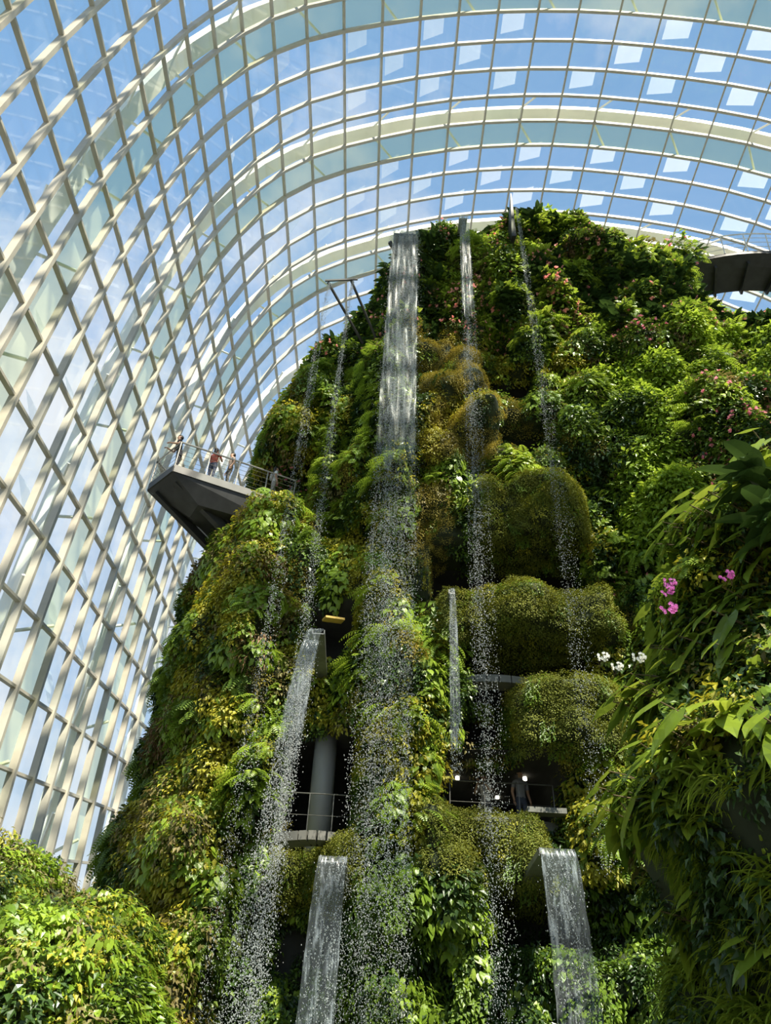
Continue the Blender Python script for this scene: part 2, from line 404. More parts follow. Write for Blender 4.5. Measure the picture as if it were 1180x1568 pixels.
# openings: x0,x1,z0,z1,depth
OPEN=[(1.5,6.0,13.4,15.6,3.2),(2.3,5.8,10.8,12.2,3.0),(1.7,4.5,7.5,9.1,4.0),(-2.1,-.3,6.9,9.9,3.2),(-2.0,-.6,11.9,13.7,2.2),(2.2,3.4,9.3,10.6,2.2),(3.3,5.2,22.4,23.8,2.0),(3.7,5.4,19.5,20.8,2.0),(6.1,6.9,12.6,13.7,1.5),(2.9,5.2,4.7,6.1,1.8),(-2.1,-.3,4.4,5.8,1.6)]
NOTCH=(-10,-2.3,17.9,21.4)
HEDGE=[(2.9,5.9,15.6,17.6,.8,'moss'),(1.7,6.3,12.2,13.4,.9,'moss'),(3.6,6.0,9.2,10.8,.8,'moss'),(-2.1,-.2,5.9,6.9,.9,'moss'),(1.2,4.0,6.1,7.5,.9,'moss'),(.8,2.0,13.6,17.5,.25,'mossgold'),(1.0,3.4,18.5,26,.25,'mossgold')]
def inside(x,z,o,mx=0): return o[0]-mx<x<o[1]+mx and o[2]-mx<z<o[3]+mx
def box_s(x,z,o,e):
    dx=min(x-o[0],o[1]-x); dz=min(z-o[2],o[3]-z); d=min(dx,dz)
    t=max(0,min(1,d/e+.5)); return t*t*(3-2*t)
def surf(th,z):
    """th: angle round the section, -pi/2 is the face towards the viewer"""
    L=itp(z,XL);R=itp(z,XR); cx=(L+R)/2; a=(R-L)/2; cy=28; b=10
    c,s=math.cos(th),math.sin(th); n=3.0
    r=(abs(c)**n+abs(s)**n)**(-1/n)
    x=cx+a*r*c; y=cy+b*r*s
    if s<0:
        f=max(0,min(1,(-s-.2)/.5))
        k=max(0,min(1,(x-6)/5)); k=k*k*(3-2*k); y-=2.0*k*f*max(0,min(1,(29-z)/9))
        nv=Vector((x*.33,z*.22,3.1)); d=noise.fractal(nv,1.0,2.0,3)*1.25
        d+=noise.noise(Vector((x*.9,z*.8,9)))*1.05
        d*=1-.75*box_s(x,z,(1.2,6.6,8.6,18.2),1.2)      # calmer wall behind the stacked ledges
        d-=.45*max(0,(z-31.3)/2)**2
        # vertical gullies
        d+=-.9*math.exp(-((x+1.6)/.8)**2)*(1 if z<24 else max(0,1-(z-24)/3)) + .5*math.exp(-((x-.3)/.9)**2)+ .6*math.exp(-((x+4.0)/1.3)**2)
        for h in HEDGE: d+=h[4]*box_s(x,z,h,.35)*(1+.3*math.sin(x*2.3+h[2])+.25*noise.noise(Vector((x*2,z*1.5,h[2]))))
        nb=box_s(x,z,NOTCH,.7); d=d*(1-.8*nb)-2.7*nb
        io=0
        for o in OPEN: io=max(io,box_s(x,z,o,.25)*o[4])
        if io>0: d=d*(1-min(1,io))-io
        y-=d*f
        if f<1: x+=(-1 if c<0 else 1)*d*.5*(1-f)
    return x,y,z
def build_mountain():
    root=empty('planted_mountain')
    soil=simple('mountain_soil',(.022,.03,.010),.95,0,.5,2,.4)
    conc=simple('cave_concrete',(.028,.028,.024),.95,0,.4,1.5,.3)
    th=[]
    for i in range(330): th.append(-math.pi*1.12+ i/329*math.pi*1.24)
    zs=np.arange(0,ZT+.01,.2); V=[];F=[];M=[]
    for z in zs:
        for t in th: V.append(surf(t,z))
    n=len(th); V=np.array(V)
    for i in range(len(zs)-1):
        for j in range(n-1):
            k=i*n+j; F.append((k,k+1,k+n+1,k+n))
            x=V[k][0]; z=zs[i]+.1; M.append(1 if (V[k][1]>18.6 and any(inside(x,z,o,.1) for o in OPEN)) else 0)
    me=mesh_np('rock_core',V,np.array(F),[soil,conc],M,True); obj('rock_core',me,root)
    b=MB(); k=(len(zs)-1)*n; b.add([tuple(V[k+j]) for j in range(n)]+[(7,28,ZT+.3)],[(j,j+1,n) for j in range(n-1)]); b.obj('summit_cap',[soil],root)
    # ---- plants on the faces
    A=V[np.array(F)]; nrm=np.cross(A[:,1]-A[:,0],A[:,3]-A[:,0]); area=np.linalg.norm(nrm,axis=1); nn=nrm/np.maximum(area[:,None],1e-9)
    cen=A.mean(axis=1)
    flip=(nn[:,0]*(cen[:,0]-7)+nn[:,1]*(cen[:,1]-28))<0; nn[flip]*=-1
    w=area.copy(); M=np.array(M)
    bad=np.zeros(len(cen),bool); shal=np.zeros(len(cen),bool)
    for o in OPEN:
        q=(cen[:,0]>o[0]-.05)&(cen[:,0]<o[1]+.05)&(cen[:,2]>o[2]+.05)&(cen[:,2]<o[3]+.05)&(cen[:,1]>17.4)
        if o[4]<2: shal|=q
        else: bad|=q
    w[shal]*=.5; w[bad]=0; w[cen[:,1]>30]*=.25
    for h in HEDGE:
        if h[4]>.5:
            q=(cen[:,0]>h[0]-.2)&(cen[:,0]<h[1]+.2)&(cen[:,2]>h[2]-.2)&(cen[:,2]<h[3]+.2); w[q]*=1.5
    NP=27500; idx=rng.choice(len(w),NP,p=w/w.sum())
    u=rng.random((NP,2)); Q=A[idx]; P=Q[:,0]*((1-u[:,:1])*(1-u[:,1:]))+Q[:,1]*(u[:,:1]*(1-u[:,1:]))+Q[:,2]*(u[:,:1]*u[:,1:])+Q[:,3]*((1-u[:,:1])*u[:,1:])
    nv=nn[idx]; yaw=np.arctan2(nv[:,1],nv[:,0])-math.pi/2
    kind=[];scl=[]
    K=KIND
    for i in range(NP):
        x,y,z=P[i]; a=noise.noise(Vector((x*.45,z*.42,1.7+y*.2)))+.25*noise.noise(Vector((x*1.6,z*1.6,5))); b2=noise.noise(Vector((x*.55,z*.5,20.+y*.2))); r=random.random(); s=random.uniform(.65,1.3)
        k=None; hedge=False
        for h in HEDGE:
            if inside(x,z,h,.12):
                k=h[5]; s=.75; hedge=h[4]>.5
                if h[4]<.5 and r<.45: k=None
                if hedge and r<.16: k='ivy' if r<.07 else 'ivyyellow' if r<.12 else 'vine'; s=.6
                break
        near=any(inside(x,z,o,.5) for o in OPEN)
        if k is None:
            if z>25.5:   # flowering crown
                k='orangebush' if (a>.25 and r<.35) else 'pinkbush' if (a<-.3 and r<.3) else 'broaddark' if (b2>.12 and r<.6) else 'brown' if (b2<-.3 and r<.5) else 'ivy' if r<.22 else 'bright' if r<.42 else 'olive' if r<.56 else 'fern' if r<.70 else 'broad' if r<.82 else 'ivydark' if r<.94 else 'orangebush'
                if x<2 and r<.7: k='ivydark' if r<.25 else 'broaddark' if r<.4 else 'ivy'
            elif x>7:
                k='bright' if a>.05 and r<.7 else 'pinkbush' if (a<-.25 and r<.3) else 'brown' if (b2<-.25 and r<.5) else 'ivydark' if (b2>.25 and r<.7) else 'fern' if r<.2 else 'smallheart' if r<.36 else 'ivydark' if r<.55 else 'olive' if r<.65 else 'ivy'
                if 17<z<22 and x>9.8 and r<.2: k='pinkbush'
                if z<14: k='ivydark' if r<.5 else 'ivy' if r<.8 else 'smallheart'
            elif x<-3.2:
                k='ivyyellow' if (a>-.1 and r<.5) else 'brown' if (b2<-.3 and r<.4) else 'ivydark' if (b2>.25 and r<.6) else 'ferndark' if r<.25 else 'ivy' if r<.6 else 'olive' if r<.8 else 'smallheart'
                if y>22.5: k='ferndark' if r<.3 else 'ivydark' if r<.6 else 'ivy'
                if 18.6<z<21.5 and -5.0<x<-2.2 and r<.5: k='pinkbush'
            else:
                k='ivyyellow' if (a>.08 and r<.6) else 'mossgold' if (a<-.15 and r<.4) else 'ivydark' if (b2>.2 and r<.6) else 'olive' if (b2<-.25 and r<.5) else 'vine' if r<.22 else 'ivy' if r<.6 else 'smallheart' if r<.74 else 'ivydark' if r<.88 else 'fern'
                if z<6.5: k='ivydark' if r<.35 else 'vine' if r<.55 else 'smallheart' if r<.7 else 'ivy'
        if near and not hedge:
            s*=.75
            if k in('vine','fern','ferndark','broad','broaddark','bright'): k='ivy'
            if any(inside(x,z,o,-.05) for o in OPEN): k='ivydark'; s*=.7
        kind.append(K[k]); scl.append(s)
    T=[];
    for i in range(900):
        x=random.uniform(1.5,13.3); y=random.uniform(19.0,30); T.append((x,y,ZT+random.uniform(0,.4)+.7*noise.noise(Vector((x*.6,y*.4,2)))))
        r=random.random(); kind.append(K['orangebush' if r<.12 else 'pinkbush' if r<.16 else 'fern' if r<.36 else 'broad' if r<.6 else 'bright' if r<.75 else 'broaddark' if r<.85 else 'olive']); scl.append(random.uniform(.7,1.9))
    P=np.vstack([P,np.array(T)]); yaw=np.r_[yaw,rng.uniform(math.pi-.8,math.pi+.8,len(T))]
    scatter('foliage',P,yaw,scl,kind,root)
build_mountain()

def mound(name,blobs,n,kinds,smin=.7,smax=1.2,extra=()):
    """blobs: (cx,cy,rx,ry,ztop list of (z,rfactor))"""
    root=empty(name); soil=simple(name+'_soil',(.02,.028,.01),.95,0,.5,2,.4)
    Pts=[];Y=[];Kd=[];S=[]
    for bi,(cx,cy,rx,ry,tab) in enumerate(blobs):
        V=[];F=[];m=64; zs=np.linspace(0,tab[-1][0],44)
        def sp(t,z):
            r=itp(z,tab); f=1+.26*noise.fractal(Vector((math.cos(t)*1.9+cx,math.sin(t)*1.9,z*.5)),1,2,3)
            return (cx+rx*r*f*math.cos(t),cy+ry*r*f*math.sin(t),z)
        for z in zs:
            for j in range(m): V.append(sp(j/m*2*math.pi,z))
        for i in range(len(zs)-1):
            for j in range(m): F.append((i*m+j,i*m+(j+1)%m,(i+1)*m+(j+1)%m,(i+1)*m+j))
        obj('earth_bank',mesh_np('earth_bank',V,np.array(F),[soil],None,True),root)
        for i in range(n//len(blobs)):
            t=random.uniform(0,2*math.pi); z=tab[-1][0]*random.random()**.9
            x,y,z=sp(t,z); Pts.append((x,y,z)); Y.append(t-math.pi/2)
            a=noise.noise(Vector((x*.8,z*.8,bi*7.)))+random.uniform(-.35,.35)
            k=kinds(a,x,z,random.random()); Kd.append(KIND[k]); S.append(random.uniform(smin,smax))
    for (p,k,yw,s) in extra: Pts.append(p);Y.append(yw);Kd.append(KIND[k]);S.append(s)
    scatter('foliage',np.array(Pts),np.array(Y),S,Kd,root); return root
# near planted outcrop on the right
def kr(a,x,z,r):
    if z<4.6: return 'strap' if r<.75 else 'broad' if r<.79 else 'anthurium' if r<.82 else 'ivydark'
    return 'anthurium' if a>.1 and r<.4 else 'fern' if a<-.45 and r<.5 else 'ivydark' if r<.42 else 'broad' if r<.55 else 'ivy' if r<.70 else 'smallheart' if r<.78 else 'ivyyellow' if r<.86 else 'olive' if r<.92 else 'anthurium'
ex=[]
for (x,y,z,k,m) in ((3.5,7.9,6.95,'orchid',2),(3.5,7.9,6.65,'orchid',1),(3.95,7.2,6.75,'orchid',1),(2.85,8.9,6.45,'orchidwhite',1),(2.95,8.8,6.3,'orchidwhite',1),(3.2,8.5,6.3,'orchidwhite',1)):
    for q in range(m): ex.append(((x+random.uniform(-.07,.07),y-random.uniform(0,.1),z+random.uniform(-.1,.1)),k,math.radians(165)+random.uniform(-.5,.5),random.uniform(.35,.45)))
ex.append(((4.9,7.3,8.4),'broaddark',math.radians(150),1.3)); ex.append(((4.9,7.2,7.7),'broaddark',math.radians(150),1.2))
mound('planted_outcrop',[(6.9,9.2,1,1,[(0,3.5),(3,3.35),(6,3.0),(8,2.5),(9.2,1.8),(10.0,.5)])],4300,kr,.5,.95,ex)
def kl(a,x,z,r): return 'bright' if a>.15 and r<.6 else 'smallheart' if r<.25 else 'ivyyellow' if r<.5 else 'ivy' if r<.78 else 'olive' if r<.9 else 'ivydark'
mound('shrub_bank',[(-7.9,16.9,1,1,[(0,3.2),(3,3.0),(4.8,2.4),(6.0,.8)]),(-5.0,14.0,1,1,[(0,2.6),(2.2,2.3),(3.5,1.6),(4.2,.4)]),(-9.2,24,1,1,[(0,2.),(4,1.8),(6,1.2),(7,.4)]),(-5.2,16.9,1,1,[(0,1.9),(3.2,1.7),(4.4,1.2),(5.0,.4)])],4200,kl,.55,1.0)

# ground
gm=simple('ground_paving',(.10,.10,.085),.85,0,.3,.8)
b=MB(); b.add([(-80,-60,0),(110,-60,0),(110,110,0),(-80,110,0)],[(0,1,2,3)]); b.obj('ground',[gm])

# ------------------------------------------------------------ waterfalls
def watermat():
    m,nt,out=mat('water_drops'); L=nt.links
    p=N(nt,'ShaderNodeBsdfPrincipled'); p.inputs['Base Color'].default_value=(.46,.49,.50,1); p.inputs['Roughness'].default_value=.12
    t=N(nt,'ShaderNodeBsdfTranslucent'); t.inputs['Color'].default_value=(.58,.61,.63,1)
    a=N(nt,'ShaderNodeMixShader'); a.inputs[0].default_value=.35; L.new(p.outputs[0],a.inputs[1]); L.new(t.outputs[0],a.inputs[2]); L.new(a.outputs[0],out.inputs['Surface']); return m
def sheetmat(name,base,amp,sc=(9,9,1.2),lo=.42,hi=.68,col=(.70,.75,.78,1),rough=.1):
    m,nt,out=mat(name); L=nt.links; tc=N(nt,'ShaderNodeTexCoord'); mp=N(nt,'ShaderNodeMapping'); mp.inputs['Scale'].default_value=sc; L.new(tc.outputs['Object'],mp.inputs[0])
    no=N(nt,'ShaderNodeTexNoise'); no.inputs['Scale'].default_value=1; no.inputs['Detail'].default_value=6; no.inputs['Roughness'].default_value=.65; L.new(mp.outputs[0],no.inputs['Vector'])
    cr=N(nt,'ShaderNodeMapRange'); L.new(no.outputs['Fac'],cr.inputs['Value']); cr.inputs['From Min'].default_value=lo; cr.inputs['From Max'].default_value=hi; cr.inputs['To Min'].default_value=base; cr.inputs['To Max'].default_value=base+amp
    p=N(nt,'ShaderNodeBsdfPrincipled'); p.inputs['Base Color'].default_value=col; p.inputs['Roughness'].default_value=rough
    bp=N(nt,'ShaderNodeBump'); bp.inputs['Strength'].default_value=.8; L.new(no.outputs['Fac'],bp.inputs['Height']); L.new(bp.outputs[0],p.inputs['Normal'])
    tr=N(nt,'ShaderNodeBsdfTransparent'); tr.inputs['Color'].default_value=(.93,.96,.97,1); ms=N(nt,'ShaderNodeMixShader'); L.new(cr.outputs[0],ms.inputs[0]); L.new(tr.outputs[0],ms.inputs[1]); L.new(p.outputs[0],ms.inputs[2]); L.new(ms.outputs[0],out.inputs['Surface']); return m
WD=watermat(); WT=sheetmat('water_sheet_thin',.04,.28,(9,9,.6),.42,.68,(.50,.54,.56,1),.35); WS=sheetmat('water_sheet',.10,.40,(11,11,1.3),.50,.66,(.38,.43,.47,1))
OV=np.array([(1,0,0),(0,1,0),(-1,0,0),(0,-1,0),(0,0,1),(0,0,-1)],float); OF=np.array([(0,1,4),(1,2,4),(2,3,4),(3,0,4),(1,0,5),(2,1,5),(3,2,5),(0,3,5)])
steel_d=simple('dark_steel',(.035,.035,.035),.5,.3); lip_m=simple('lip_steel',(.22,.22,.21),.4,.4)
def fall(top,zb,w0,w1,n,throw=(0,0),strands=12,size=(.004,.0095),sheet=2.5,thick=.2,sheet_mat=None,spill=None,start=0):
    root=empty('waterfall'); H=top[2]-zb
    f=start+(1-start)*rng.random(n)**1.2; sx=rng.uniform(-1,1,strands); si=rng.integers(0,strands,n)
    ph=rng.uniform(0,6,strands); base=sx[si]+.16*np.sin(f*H*.5+ph[si])*f
    lat=np.where(rng.random(n)<.5,base+rng.normal(0,.10,n),rng.normal(0,.50,n)); lat=np.clip(lat,-1.4,1.4)
    keep=(np.sin(f*H*2.1+ph[si])+np.sin(f*H*5.3+2*ph[si])+rng.normal(0,1.0,n))>-.9
    f=f[keep];lat=lat[keep]; n=len(f)
    W=(w0+(w1-w0)*f**.8)/2; t=np.sqrt(f)
    X=top[0]+lat*W+throw[0]*t; Y=top[1]+rng.normal(0,thick,n)*(.15+f)+throw[1]*t; Z=top[2]-f*H
    s=rng.uniform(size[0],size[1],n)*rng.choice([1,1,1,1.5],n)
    V=OV[None]*np.stack([s,s,s*rng.uniform(1.0,2.4,n)],1)[:,None,:]+np.stack([X,Y,Z],1)[:,None,:]
    F=(OF[None]+6*np.arange(n)[:,None,None]).reshape(-1,3)
    obj('droplets',mesh_np('droplets',V.reshape(-1,3),F,[WD]),root)
    if sheet>0:
        b=MB(); nu,nv=18,int(max(8,sheet*5)); vs=[];fs=[]
        for i in range(nv+1):
            ff=i/nv*sheet/H; w=(w0+(w1-w0)*ff**.8)/2*(1+.03*random.uniform(-1,1))
            for j in range(nu+1):
                u=j/nu*2-1; t=math.sqrt(ff)
                vs.append((top[0]+u*w+throw[0]*t,top[1]+throw[1]*t-.04+.05*noise.noise(Vector((u*5,i*.25,top[0]))),top[2]+.03-ff*H-(random.uniform(0,1.2) if i==nv else 0)))
        for i in range(nv):
            for j in range(nu): k=i*(nu+1)+j; fs.append((k,k+1,k+nu+2,k+nu+1))
        b.add(vs,fs); b.obj('water_sheet',[sheet_mat or WS],root,True)
    if spill is not None:
        b=MB(); w=w0/2*.9; x,y,z=top; yb=spill; y=y+.1
        b.box((x,(y+yb)/2,z-.03),(2*w,yb-y,.03)); b.box((x-w,(y+yb)/2,z+.02),(.025,yb-y,.12)); b.box((x+w,(y+yb)/2,z+.02),(.025,yb-y,.12))
        b.obj('spout',[lip_m],root)
    return root
fall((.2,16.6,29.8),.3,.98,1.30,70000,(0,-.3),14,sheet=12,sheet_mat=WT,spill=18.6)
fall((2.55,16.6,31.2),.3,.34,.66,22000,(0,-.3),6,sheet=6,sheet_mat=WT,spill=18.6)
fall((4.75,16.6,32.0),6,.10,.55,9000,(.1,-.3),4,sheet=0)
fall((-1.65,16.9,26.6),.3,.14,.62,10500,(-.25,-.2),4,sheet=0)
fall((-2.5,16.9,26.4),.3,.14,.58,9000,(-.3,-.2),4,sheet=0)
fall((-1.5,16.6,11.4),.2,.32,.90,21000,(-.55,-1.3),9,sheet=2.6,sheet_mat=WS,spill=19.5,start=.04)
fall((1.85,16.9,13.0),8,.15,.30,2300,(0,-.3),3,sheet=3.5,sheet_mat=WS,spill=18)
fall((-.65,15.6,5.85),0.1,.55,.7,2800,(-.1,-.5),8,sheet=5.6,sheet_mat=WS,spill=18.5)
fall((3.65,15.6,6.2),.1,.68,.85,3400,(.05,-.5),8,sheet=6,sheet_mat=WS,spill=18.2)

# ------------------------------------------------------------ people
skinm=simple('skin',(.45,.26,.17),.6,0,.05); hairm=simple('hair',(.012,.010,.009),.6,0,.2); eyem=simple('eye_dark',(.01,.01,.01),.3); shoem=simple('shoe',(.05,.05,.05),.6); lipsm=simple('lips',(.35,.12,.10),.5)
CL={}
def cloth(c):
    k=tuple(c)
    if k not in CL: CL[k]=simple('cloth_%d'%len(CL),c,.85,0,.12,8)
    return CL[k]
def person(loc,yaw,shirt,trousers,pose='rest',h=1.7,longhair=False,bag=None):
    """faces local -Y"""
    J={};E=[]
    def j(n,p,r): J[n]=(Vector(p),r)
    lean=.12 if pose=='lean' else 0
    j('pelvis',(0,0,.93),(.15,.105)); j('waist',(0,-lean*.3,1.07),(.125,.09)); j('chest',(0,-lean*.7,1.25),(.16,.105)); j('collar',(0,-lean,1.40),(.105,.07)); j('neck',(0,-lean-.01,1.475),(.05,.05)); j('jaw',(0,-lean-.03,1.54),(.058,.064)); j('skull',(0,-lean-.01,1.635),(.078,.094)); j('crown',(0,-lean-.005,1.70),(.055,.068))
    E+=[('pelvis','waist'),('waist','chest'),('chest','collar'),('collar','neck'),('neck','jaw'),('jaw','skull'),('skull','crown')]
    stride=.14 if pose=='walk' else .03
    for sg,s in((1,'r'),(-1,'l')):
        st=stride*sg
        j('hip'+s,(.095*sg,0,.84),(.088,.092)); j('knee'+s,(.10*sg,-st*.6-.02,.49),(.056,.062)); j('ank'+s,(.11*sg,-st+.02,.10),(.038,.042)); j('toe'+s,(.125*sg,-st-.13,.035),(.04,.03))
        j('sh'+s,(.185*sg,-lean,1.375),(.058,.058))
        if pose in('rest','walk'):
            e=(.24*sg,.03,1.10); w=(.25*sg,-.06,.87); fd=Vector((0,-.2,-1))
        elif pose=='lean':
            e=(.25*sg,-.16,1.14); w=(.17*sg,-.38,1.12); fd=Vector((-.3*sg,-1,-.25))
        else:
            e=(.24*sg,-.16,1.15); w=(.08*sg,-.33,1.38); fd=Vector((-.1*sg,-.3,1))
        j('el'+s,e,(.042,.042)); j('wr'+s,w,(.027,.027)); fd.normalize(); w=Vector(w); j('pa'+s,w+fd*.06,(.034,.018))
        E+=[('pelvis','hip'+s),('hip'+s,'knee'+s),('knee'+s,'ank'+s),('ank'+s,'toe'+s),('collar','sh'+s),('sh'+s,'el'+s),('el'+s,'wr'+s),('wr'+s,'pa'+s)]
    names=list(J); ix={n:i for i,n in enumerate(names)}
    def grow(P,ed,R,lev):
        me=bpy.data.meshes.new('tmp'); me.from_pydata(P,ed,[])
        o=bpy.data.objects.new('tmp',me); COL.objects.link(o)
        o.modifiers.new('s','SKIN').use_smooth_shade=True
        for i,r in enumerate(R): me.skin_vertices[0].data[i].radius=r; me.skin_vertices[0].data[i].use_root=(i==0)
        sb=o.modifiers.new('b','SUBSURF'); sb.levels=lev; sb.render_levels=lev
        dg=bpy.context.evaluated_depsgraph_get(); m2=bpy.data.meshes.new_from_object(o.evaluated_get(dg)); bpy.data.objects.remove(o); return m2
    m2=grow([J[n][0] for n in names],[(ix[a],ix[b]) for a,b in E],[J[n][1] for n in names],2)
    mats=[skinm,shirt,trousers,hairm,shoem,eyem]; m2.materials.clear()
    for q in mats: m2.materials.append(q)
    segs=[(J[a][0],J[b][0],a,b,max(J[a][1]),max(J[b][1])) for a,b in E]
    for p in m2.polygons:
        c=p.center; best=None
        for a,b_,na,nb,ra,rb in segs:
            d=b_-a; t=max(0,min(1,(c-a).dot(d)/d.length_squared)); q=(c-a-d*t).length-(ra+(rb-ra)*t)
            if best is None or q<best[0]: best=(q,na,nb,t)
        _,na,nb,t=best
        if nb in('jaw','skull','crown'): mi=0
        elif nb=='neck': mi=0 if c.z>1.44 else 1
        elif nb[:2] in('pa','wr'): mi=0
        elif nb[:2]=='el': mi=1 if t<.62 else 0
        elif nb[:3]=='toe': mi=4
        elif nb[:3]=='ank': mi=2 if t<.85 else 4
        elif nb[:4]=='knee' or nb[:3]=='hip' or nb=='waist': mi=2 if c.z<.95 else 1
        else: mi=1
        p.material_index=mi; p.use_smooth=True
    bm=bmesh.new(); bm.from_mesh(m2)
    # fingers: separate short chains rooted in the palm
    for sg,s in((1,'r'),(-1,'l')):
        w=J['wr'+s][0]; fd=(J['pa'+s][0]-w).normalized(); sd=fd.cross(Vector((0,1,0)) if abs(fd.y)<.8 else Vector((0,0,1))).normalized()
        nn=fd.cross(sd)
        if pose in('rest','walk'): sd,nn=nn,sd*(-sg)   # palms face the thighs
        ch=[]
        for o,l in((-.027,.062),(-.009,.074),(.009,.069),(.027,.052)):
            a=w+fd*.07+sd*o; b=w+fd*.098+sd*o*1.1; ch.append(([a,b,b+fd*l*.5+nn*.008,b+fd*l*.92+nn*.028],[.009,.009,.0082,.007]))
        a=w+fd*.03-sd*.02; ch.append(([a,a+fd*.025-sd*.028,a+fd*.055-sd*.036+nn*.008],[.012,.010,.0085]))
        for P,R in ch:
            mf=grow([tuple(q) for q in P],[(i,i+1) for i in range(len(P)-1)],[(r,r) for r in R],1)
            n0=len(bm.faces); bm.from_mesh(mf); bm.faces.ensure_lookup_table()
            for f in bm.faces[n0:]: f.material_index=0; f.smooth=True
    hd=J['skull'][0]
    def ball(c,r,mi,cond=None,seg=14,rot=None):
        q=bmesh.ops.create_uvsphere(bm,u_segments=seg,v_segments=10,radius=1,matrix=Matrix.Translation(c)@Matrix.Diagonal((r[0],r[1],r[2],1)))
        fs={f for v in q['verts'] for f in v.link_faces}
        for f in fs: f.material_index=mi; f.smooth=True
        if cond: bmesh.ops.delete(bm,geom=[f for f in fs if not cond(f.calc_center_median())],context='FACES')
    ball(hd+Vector((0,.014,.018)),(.084,.102,.098),3,lambda c:(c.y>hd.y-.01 and c.z>hd.z-.075) or c.z>hd.z+.05,24)
    if longhair: ball(hd+Vector((0,.062,-.08)),(.078,.045,.17),3)
    ball(hd+Vector((0,-.088,-.03)),(.011,.018,.022),0)
    for sg in(1,-1): ball(hd+Vector((.028*sg,-.080,-.005)),(.012,.010,.007),5,None,8); ball(hd+Vector((.078*sg,.0,-.02)),(.010,.018,.028),0,None,8)
    k=len(m2.materials); m2.materials.append(lipsm); ball(hd+Vector((0,-.080,-.068)),(.022,.010,.006),k,None,10)
    if bag:
        k=len(m2.materials); m2.materials.append(bag); ball(Vector((0,.13,1.20)),(.13,.07,.17),k)
    bm.to_mesh(m2); bm.free()
    po=bpy.data.objects.new('person',m2); link(po); po.location=loc; po.rotation_euler=(0,0,yaw); po.scale=(h/1.75,)*3; return po
def build_platform():
    root=empty('viewing_platform'); zt=19.0
    top=[(-7.15,19.3),(-3.3,21.0),(-2.2,24.6),(-7.0,22.9),(-8.2,20.35)]
    bot=[(-6.3,20.1),(-3.2,21.3),(-2.2,24.2),(-5.9,22.5),(-6.7,20.8)]
    b=MB(); n=len(top)
    rings=[[(x,y,zt) for x,y in top],[(x,y,zt-.22) for x,y in top],[(x,y,zt-.95) for x,y in bot]]
    vs=[p for r in rings for p in r]; fs=[tuple(range(n))[::-1]]
    for k in range(2):
        for i in range(n): fs.append((k*n+i,k*n+(i+1)%n,(k+1)*n+(i+1)%n,(k+1)*n+i))
    fs.append(tuple(2*n+i for i in range(n))); b.add(vs,fs)
    for i in range(n):
        p,q=top[i],top[(i+1)%n]; b.beam((p[0],p[1],zt-.08),(q[0],q[1],zt-.08),.08,.3)
    for t in(.15,.35,.55,.75):
        a=Vector((-7.8+4.6*t,19.5+1.7*t,zt-.3)); c=Vector((-7.5+4.6*t,22.2+1.8*t,zt-.3)); b.beam(a,c,.1,.35)
        b.beam(a,(-5.9+3.2*t,20.9+1.6*t,zt-1.4),.1,.14)
    b.beam((-7.9,20.3,zt-.3),(-5.0,22.9,zt-2.0),.2,.3); b.beam((-7.1,19.7,zt-.3),(-4.3,21.9,zt-1.9),.2,.3)
    b.obj('deck',[steel_d],root)
    r=MB()
    path=[(-3.3,21.0),(-7.15,19.3),(-8.2,20.35),(-7.0,22.9)]
    for i in range(len(path)-1):
        p=Vector((*path[i],zt));q=Vector((*path[i+1],zt)); L=(q-p).length; k=max(1,round(L/1.1))
        for s in range(k+1):
            c=p.lerp(q,s/k); r.tube([c,c+Vector((0,0,1.15))],.025,6)
        r.tube([p+Vector((0,0,1.15)),q+Vector((0,0,1.15))],.032,6)
        for hh in(.2,.4,.6,.8,1.0): r.tube([p+Vector((0,0,hh)),q+Vector((0,0,hh))],.009,4)
    r.obj('railing',[simple('railing_steel',(.42,.40,.36),.35,.6)],root)
    person((-7.25,19.72,zt),math.radians(-60),cloth((.015,.015,.018)),cloth((.02,.02,.03)),'lean',1.82)
    person((-6.1,20.02,zt),math.radians(160),cloth((.45,.10,.07)),cloth((.05,.06,.10)),'phone',1.62,True)
    person((-5.55,20.25,zt),math.radians(-60),cloth((.60,.45,.36)),cloth((.1,.09,.08)),'rest',1.66)
    person((-4.05,20.90,zt),math.radians(110),cloth((.80,.80,.78)),cloth((.35,.33,.30)),'walk',1.68,True,cloth((.5,.48,.45)))
build_platform()
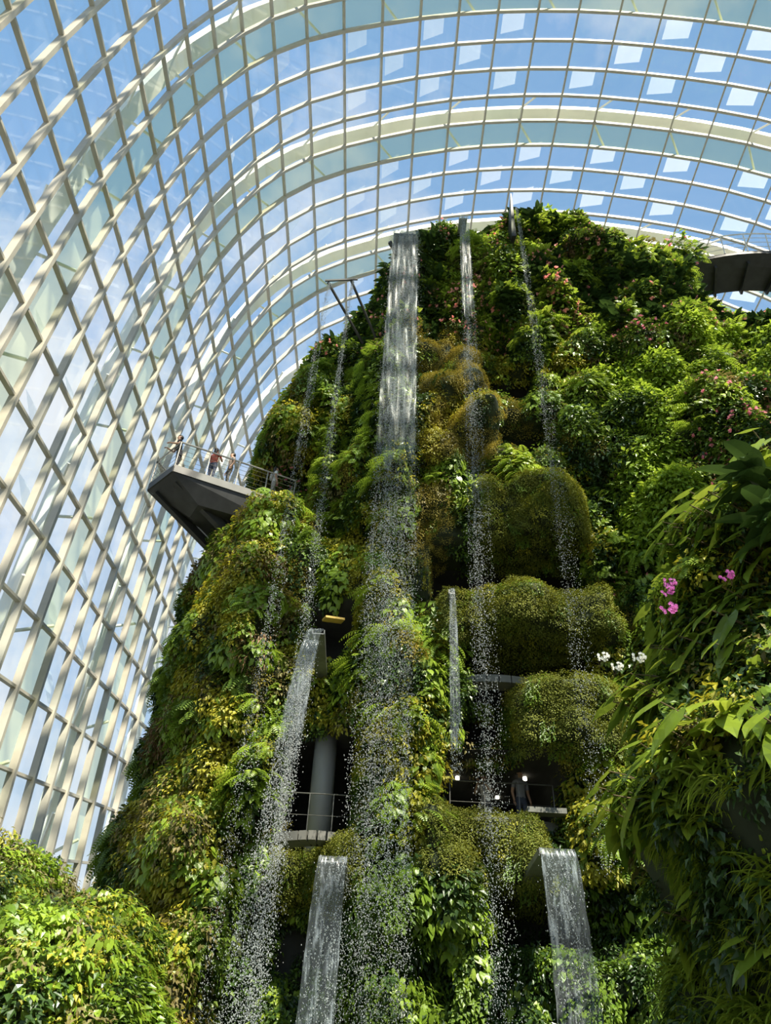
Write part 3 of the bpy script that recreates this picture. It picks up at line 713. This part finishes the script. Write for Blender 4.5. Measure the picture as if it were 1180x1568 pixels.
def build_cloud_walk():
    root=empty('skywalk'); b=MB(); r=MB(); cx,cy,R,z=17.6,28.8,9.1,35.0
    prev=None; pr=None; wd=1.9
    for i in range(41):
        a=math.radians(205+i*3.2); o=[]
        for rr,zz in((R,z),(R,z-.2),(R-.6,z-.45),(R-wd,z-.45),(R-wd,z)): o.append((cx+rr*math.cos(a),cy+rr*math.sin(a),zz))
        if prev: b.add(prev+o,[(k,(k+1)%5,5+(k+1)%5,5+k) for k in range(5)])
        if i%3==0: b.beam((cx+(R-.3)*math.cos(a),cy+(R-.3)*math.sin(a),z-.45),(cx+(R-wd)*math.cos(a),cy+(R-wd)*math.sin(a),z-.6),.1,.3)
        prev=o; t=[Vector((cx+R*math.cos(a),cy+R*math.sin(a),z)),Vector((cx+(R-wd)*math.cos(a),cy+(R-wd)*math.sin(a),z))]
        for k,p in enumerate(t):
            out=Vector((math.cos(a),math.sin(a),0))*(.2 if k==0 else -.2)
            if i%2==0: r.tube([p,p+out+Vector((0,0,1.15))],.03,5)
            if pr:
                po=pr[k]
                for f in(1,.75,.5,.25): r.tube([po[0]+po[1]*f+Vector((0,0,1.15*f)),p+out*f+Vector((0,0,1.15*f))],.035 if f==1 else .014,5)
        pr=[(p,Vector((math.cos(a),math.sin(a),0))*(.2 if k==0 else -.2)) for k,p in enumerate(t)]
    b.obj('deck',[steel_d],root); r.obj('railing',[simple('railing_white',(.7,.68,.62),.4,.3)],root)
build_cloud_walk()
def build_interiors():
    root=empty('cave_gallery'); shaded_white=simple('shaded_column',(.30,.30,.29),.5,0,.08,1); conc=simple('slab_concrete',(.14,.14,.125),.7,0,.2,2)
    b=MB(); b.tube([(-1.25,19.8,6.6),(-1.25,19.8,10.6)],.30,24); b.obj('round_column',[shaded_white],root,True)  # white column, with the cave's shade put into its grey base colour
    c=MB()
    for (x0,x1,y,z) in((1.7,4.6,18.6,11.1),(1.9,4.4,18.6,7.5),(-2.0,-.3,18.5,6.95)):
        n=10
        for i in range(n):
            u0=i/n;u1=(i+1)/n; f=lambda u:(x0+(x1-x0)*u,y-.35*math.sin(math.pi*u),z)
            c.beam(f(u0),f(u1),.5,.2)
    c.beam((3.6,18.0,7.75),(4.5,18.0,7.75),.3,.12)
    c.obj('floor_slab',[conc],root)
    r=MB()
    for (x0,x1,y,z) in((-2.0,-.3,18.45,7.05),(1.9,4.4,18.6,7.6)):
        for k in range(4):
            x=x0+(x1-x0)*k/3; r.tube([(x,y,z),(x,y,z+1)],.014,5)
        for f in(.5,1.0): r.tube([(x0,y,z+f),(x1,y,z+f)],.016 if f==1 else .007,5)
    r.obj('railing',[simple('railing_steel2',(.12,.12,.11),.45,.6)],root)
    l=MB()
    for p in((2.2,19.6,9.0),(3.0,20.3,9.0),(3.9,19.4,9.0),(3.4,20.8,9.0)):
        l.tube([Vector(p),Vector(p)+Vector((0,0,.08))],.05,12)
    l.obj('ceiling_lights',[simple('lamp_warm',(1,.93,.75),.5,0,0,1,0,7)],root)
    y=MB(); y.beam((-1.5,17.9,12.55),(-1.0,18.15,12.65),.25,.06); y.obj('yellow_spout',[simple('yellow_paint',(.45,.30,.06),.5)],root)
    person((3.75,19.3,7.6),math.radians(20),cloth((.25,.25,.27)),cloth((.06,.07,.1)),'rest',1.65)
    person((2.9,19.6,7.6),math.radians(-30),cloth((.5,.48,.45)),cloth((.08,.08,.1)),'phone',1.6)
build_interiors()
def build_struts():
    root=empty('water_feature_frame'); b=MB()
    b.beam((-2.6,16.9,26.5),(-1.2,18.8,25.4),.07,.1); b.beam((-1.75,16.9,26.7),(-.6,18.8,25.4),.07,.1); b.beam((-2.7,16.85,26.5),(-1.5,16.85,26.7),.05,.08)
    b.beam((-.4,17.0,29.6),(.9,19,29.2),.12,.2)
    # blade fin beside the right fall
    b.add([(4.5,16.8,30.2),(4.68,16.8,30.2),(4.5,18.6,30.2),(4.56,16.5,33.0),(4.62,16.5,33.0),(4.6,18.5,31.4)],[(0,1,4,3),(1,2,5,4),(2,0,3,5),(0,2,1),(3,4,5)])
    b.obj('steel_frame',[steel_d],root)
build_struts()
print('DONE objects',len(bpy.data.objects))
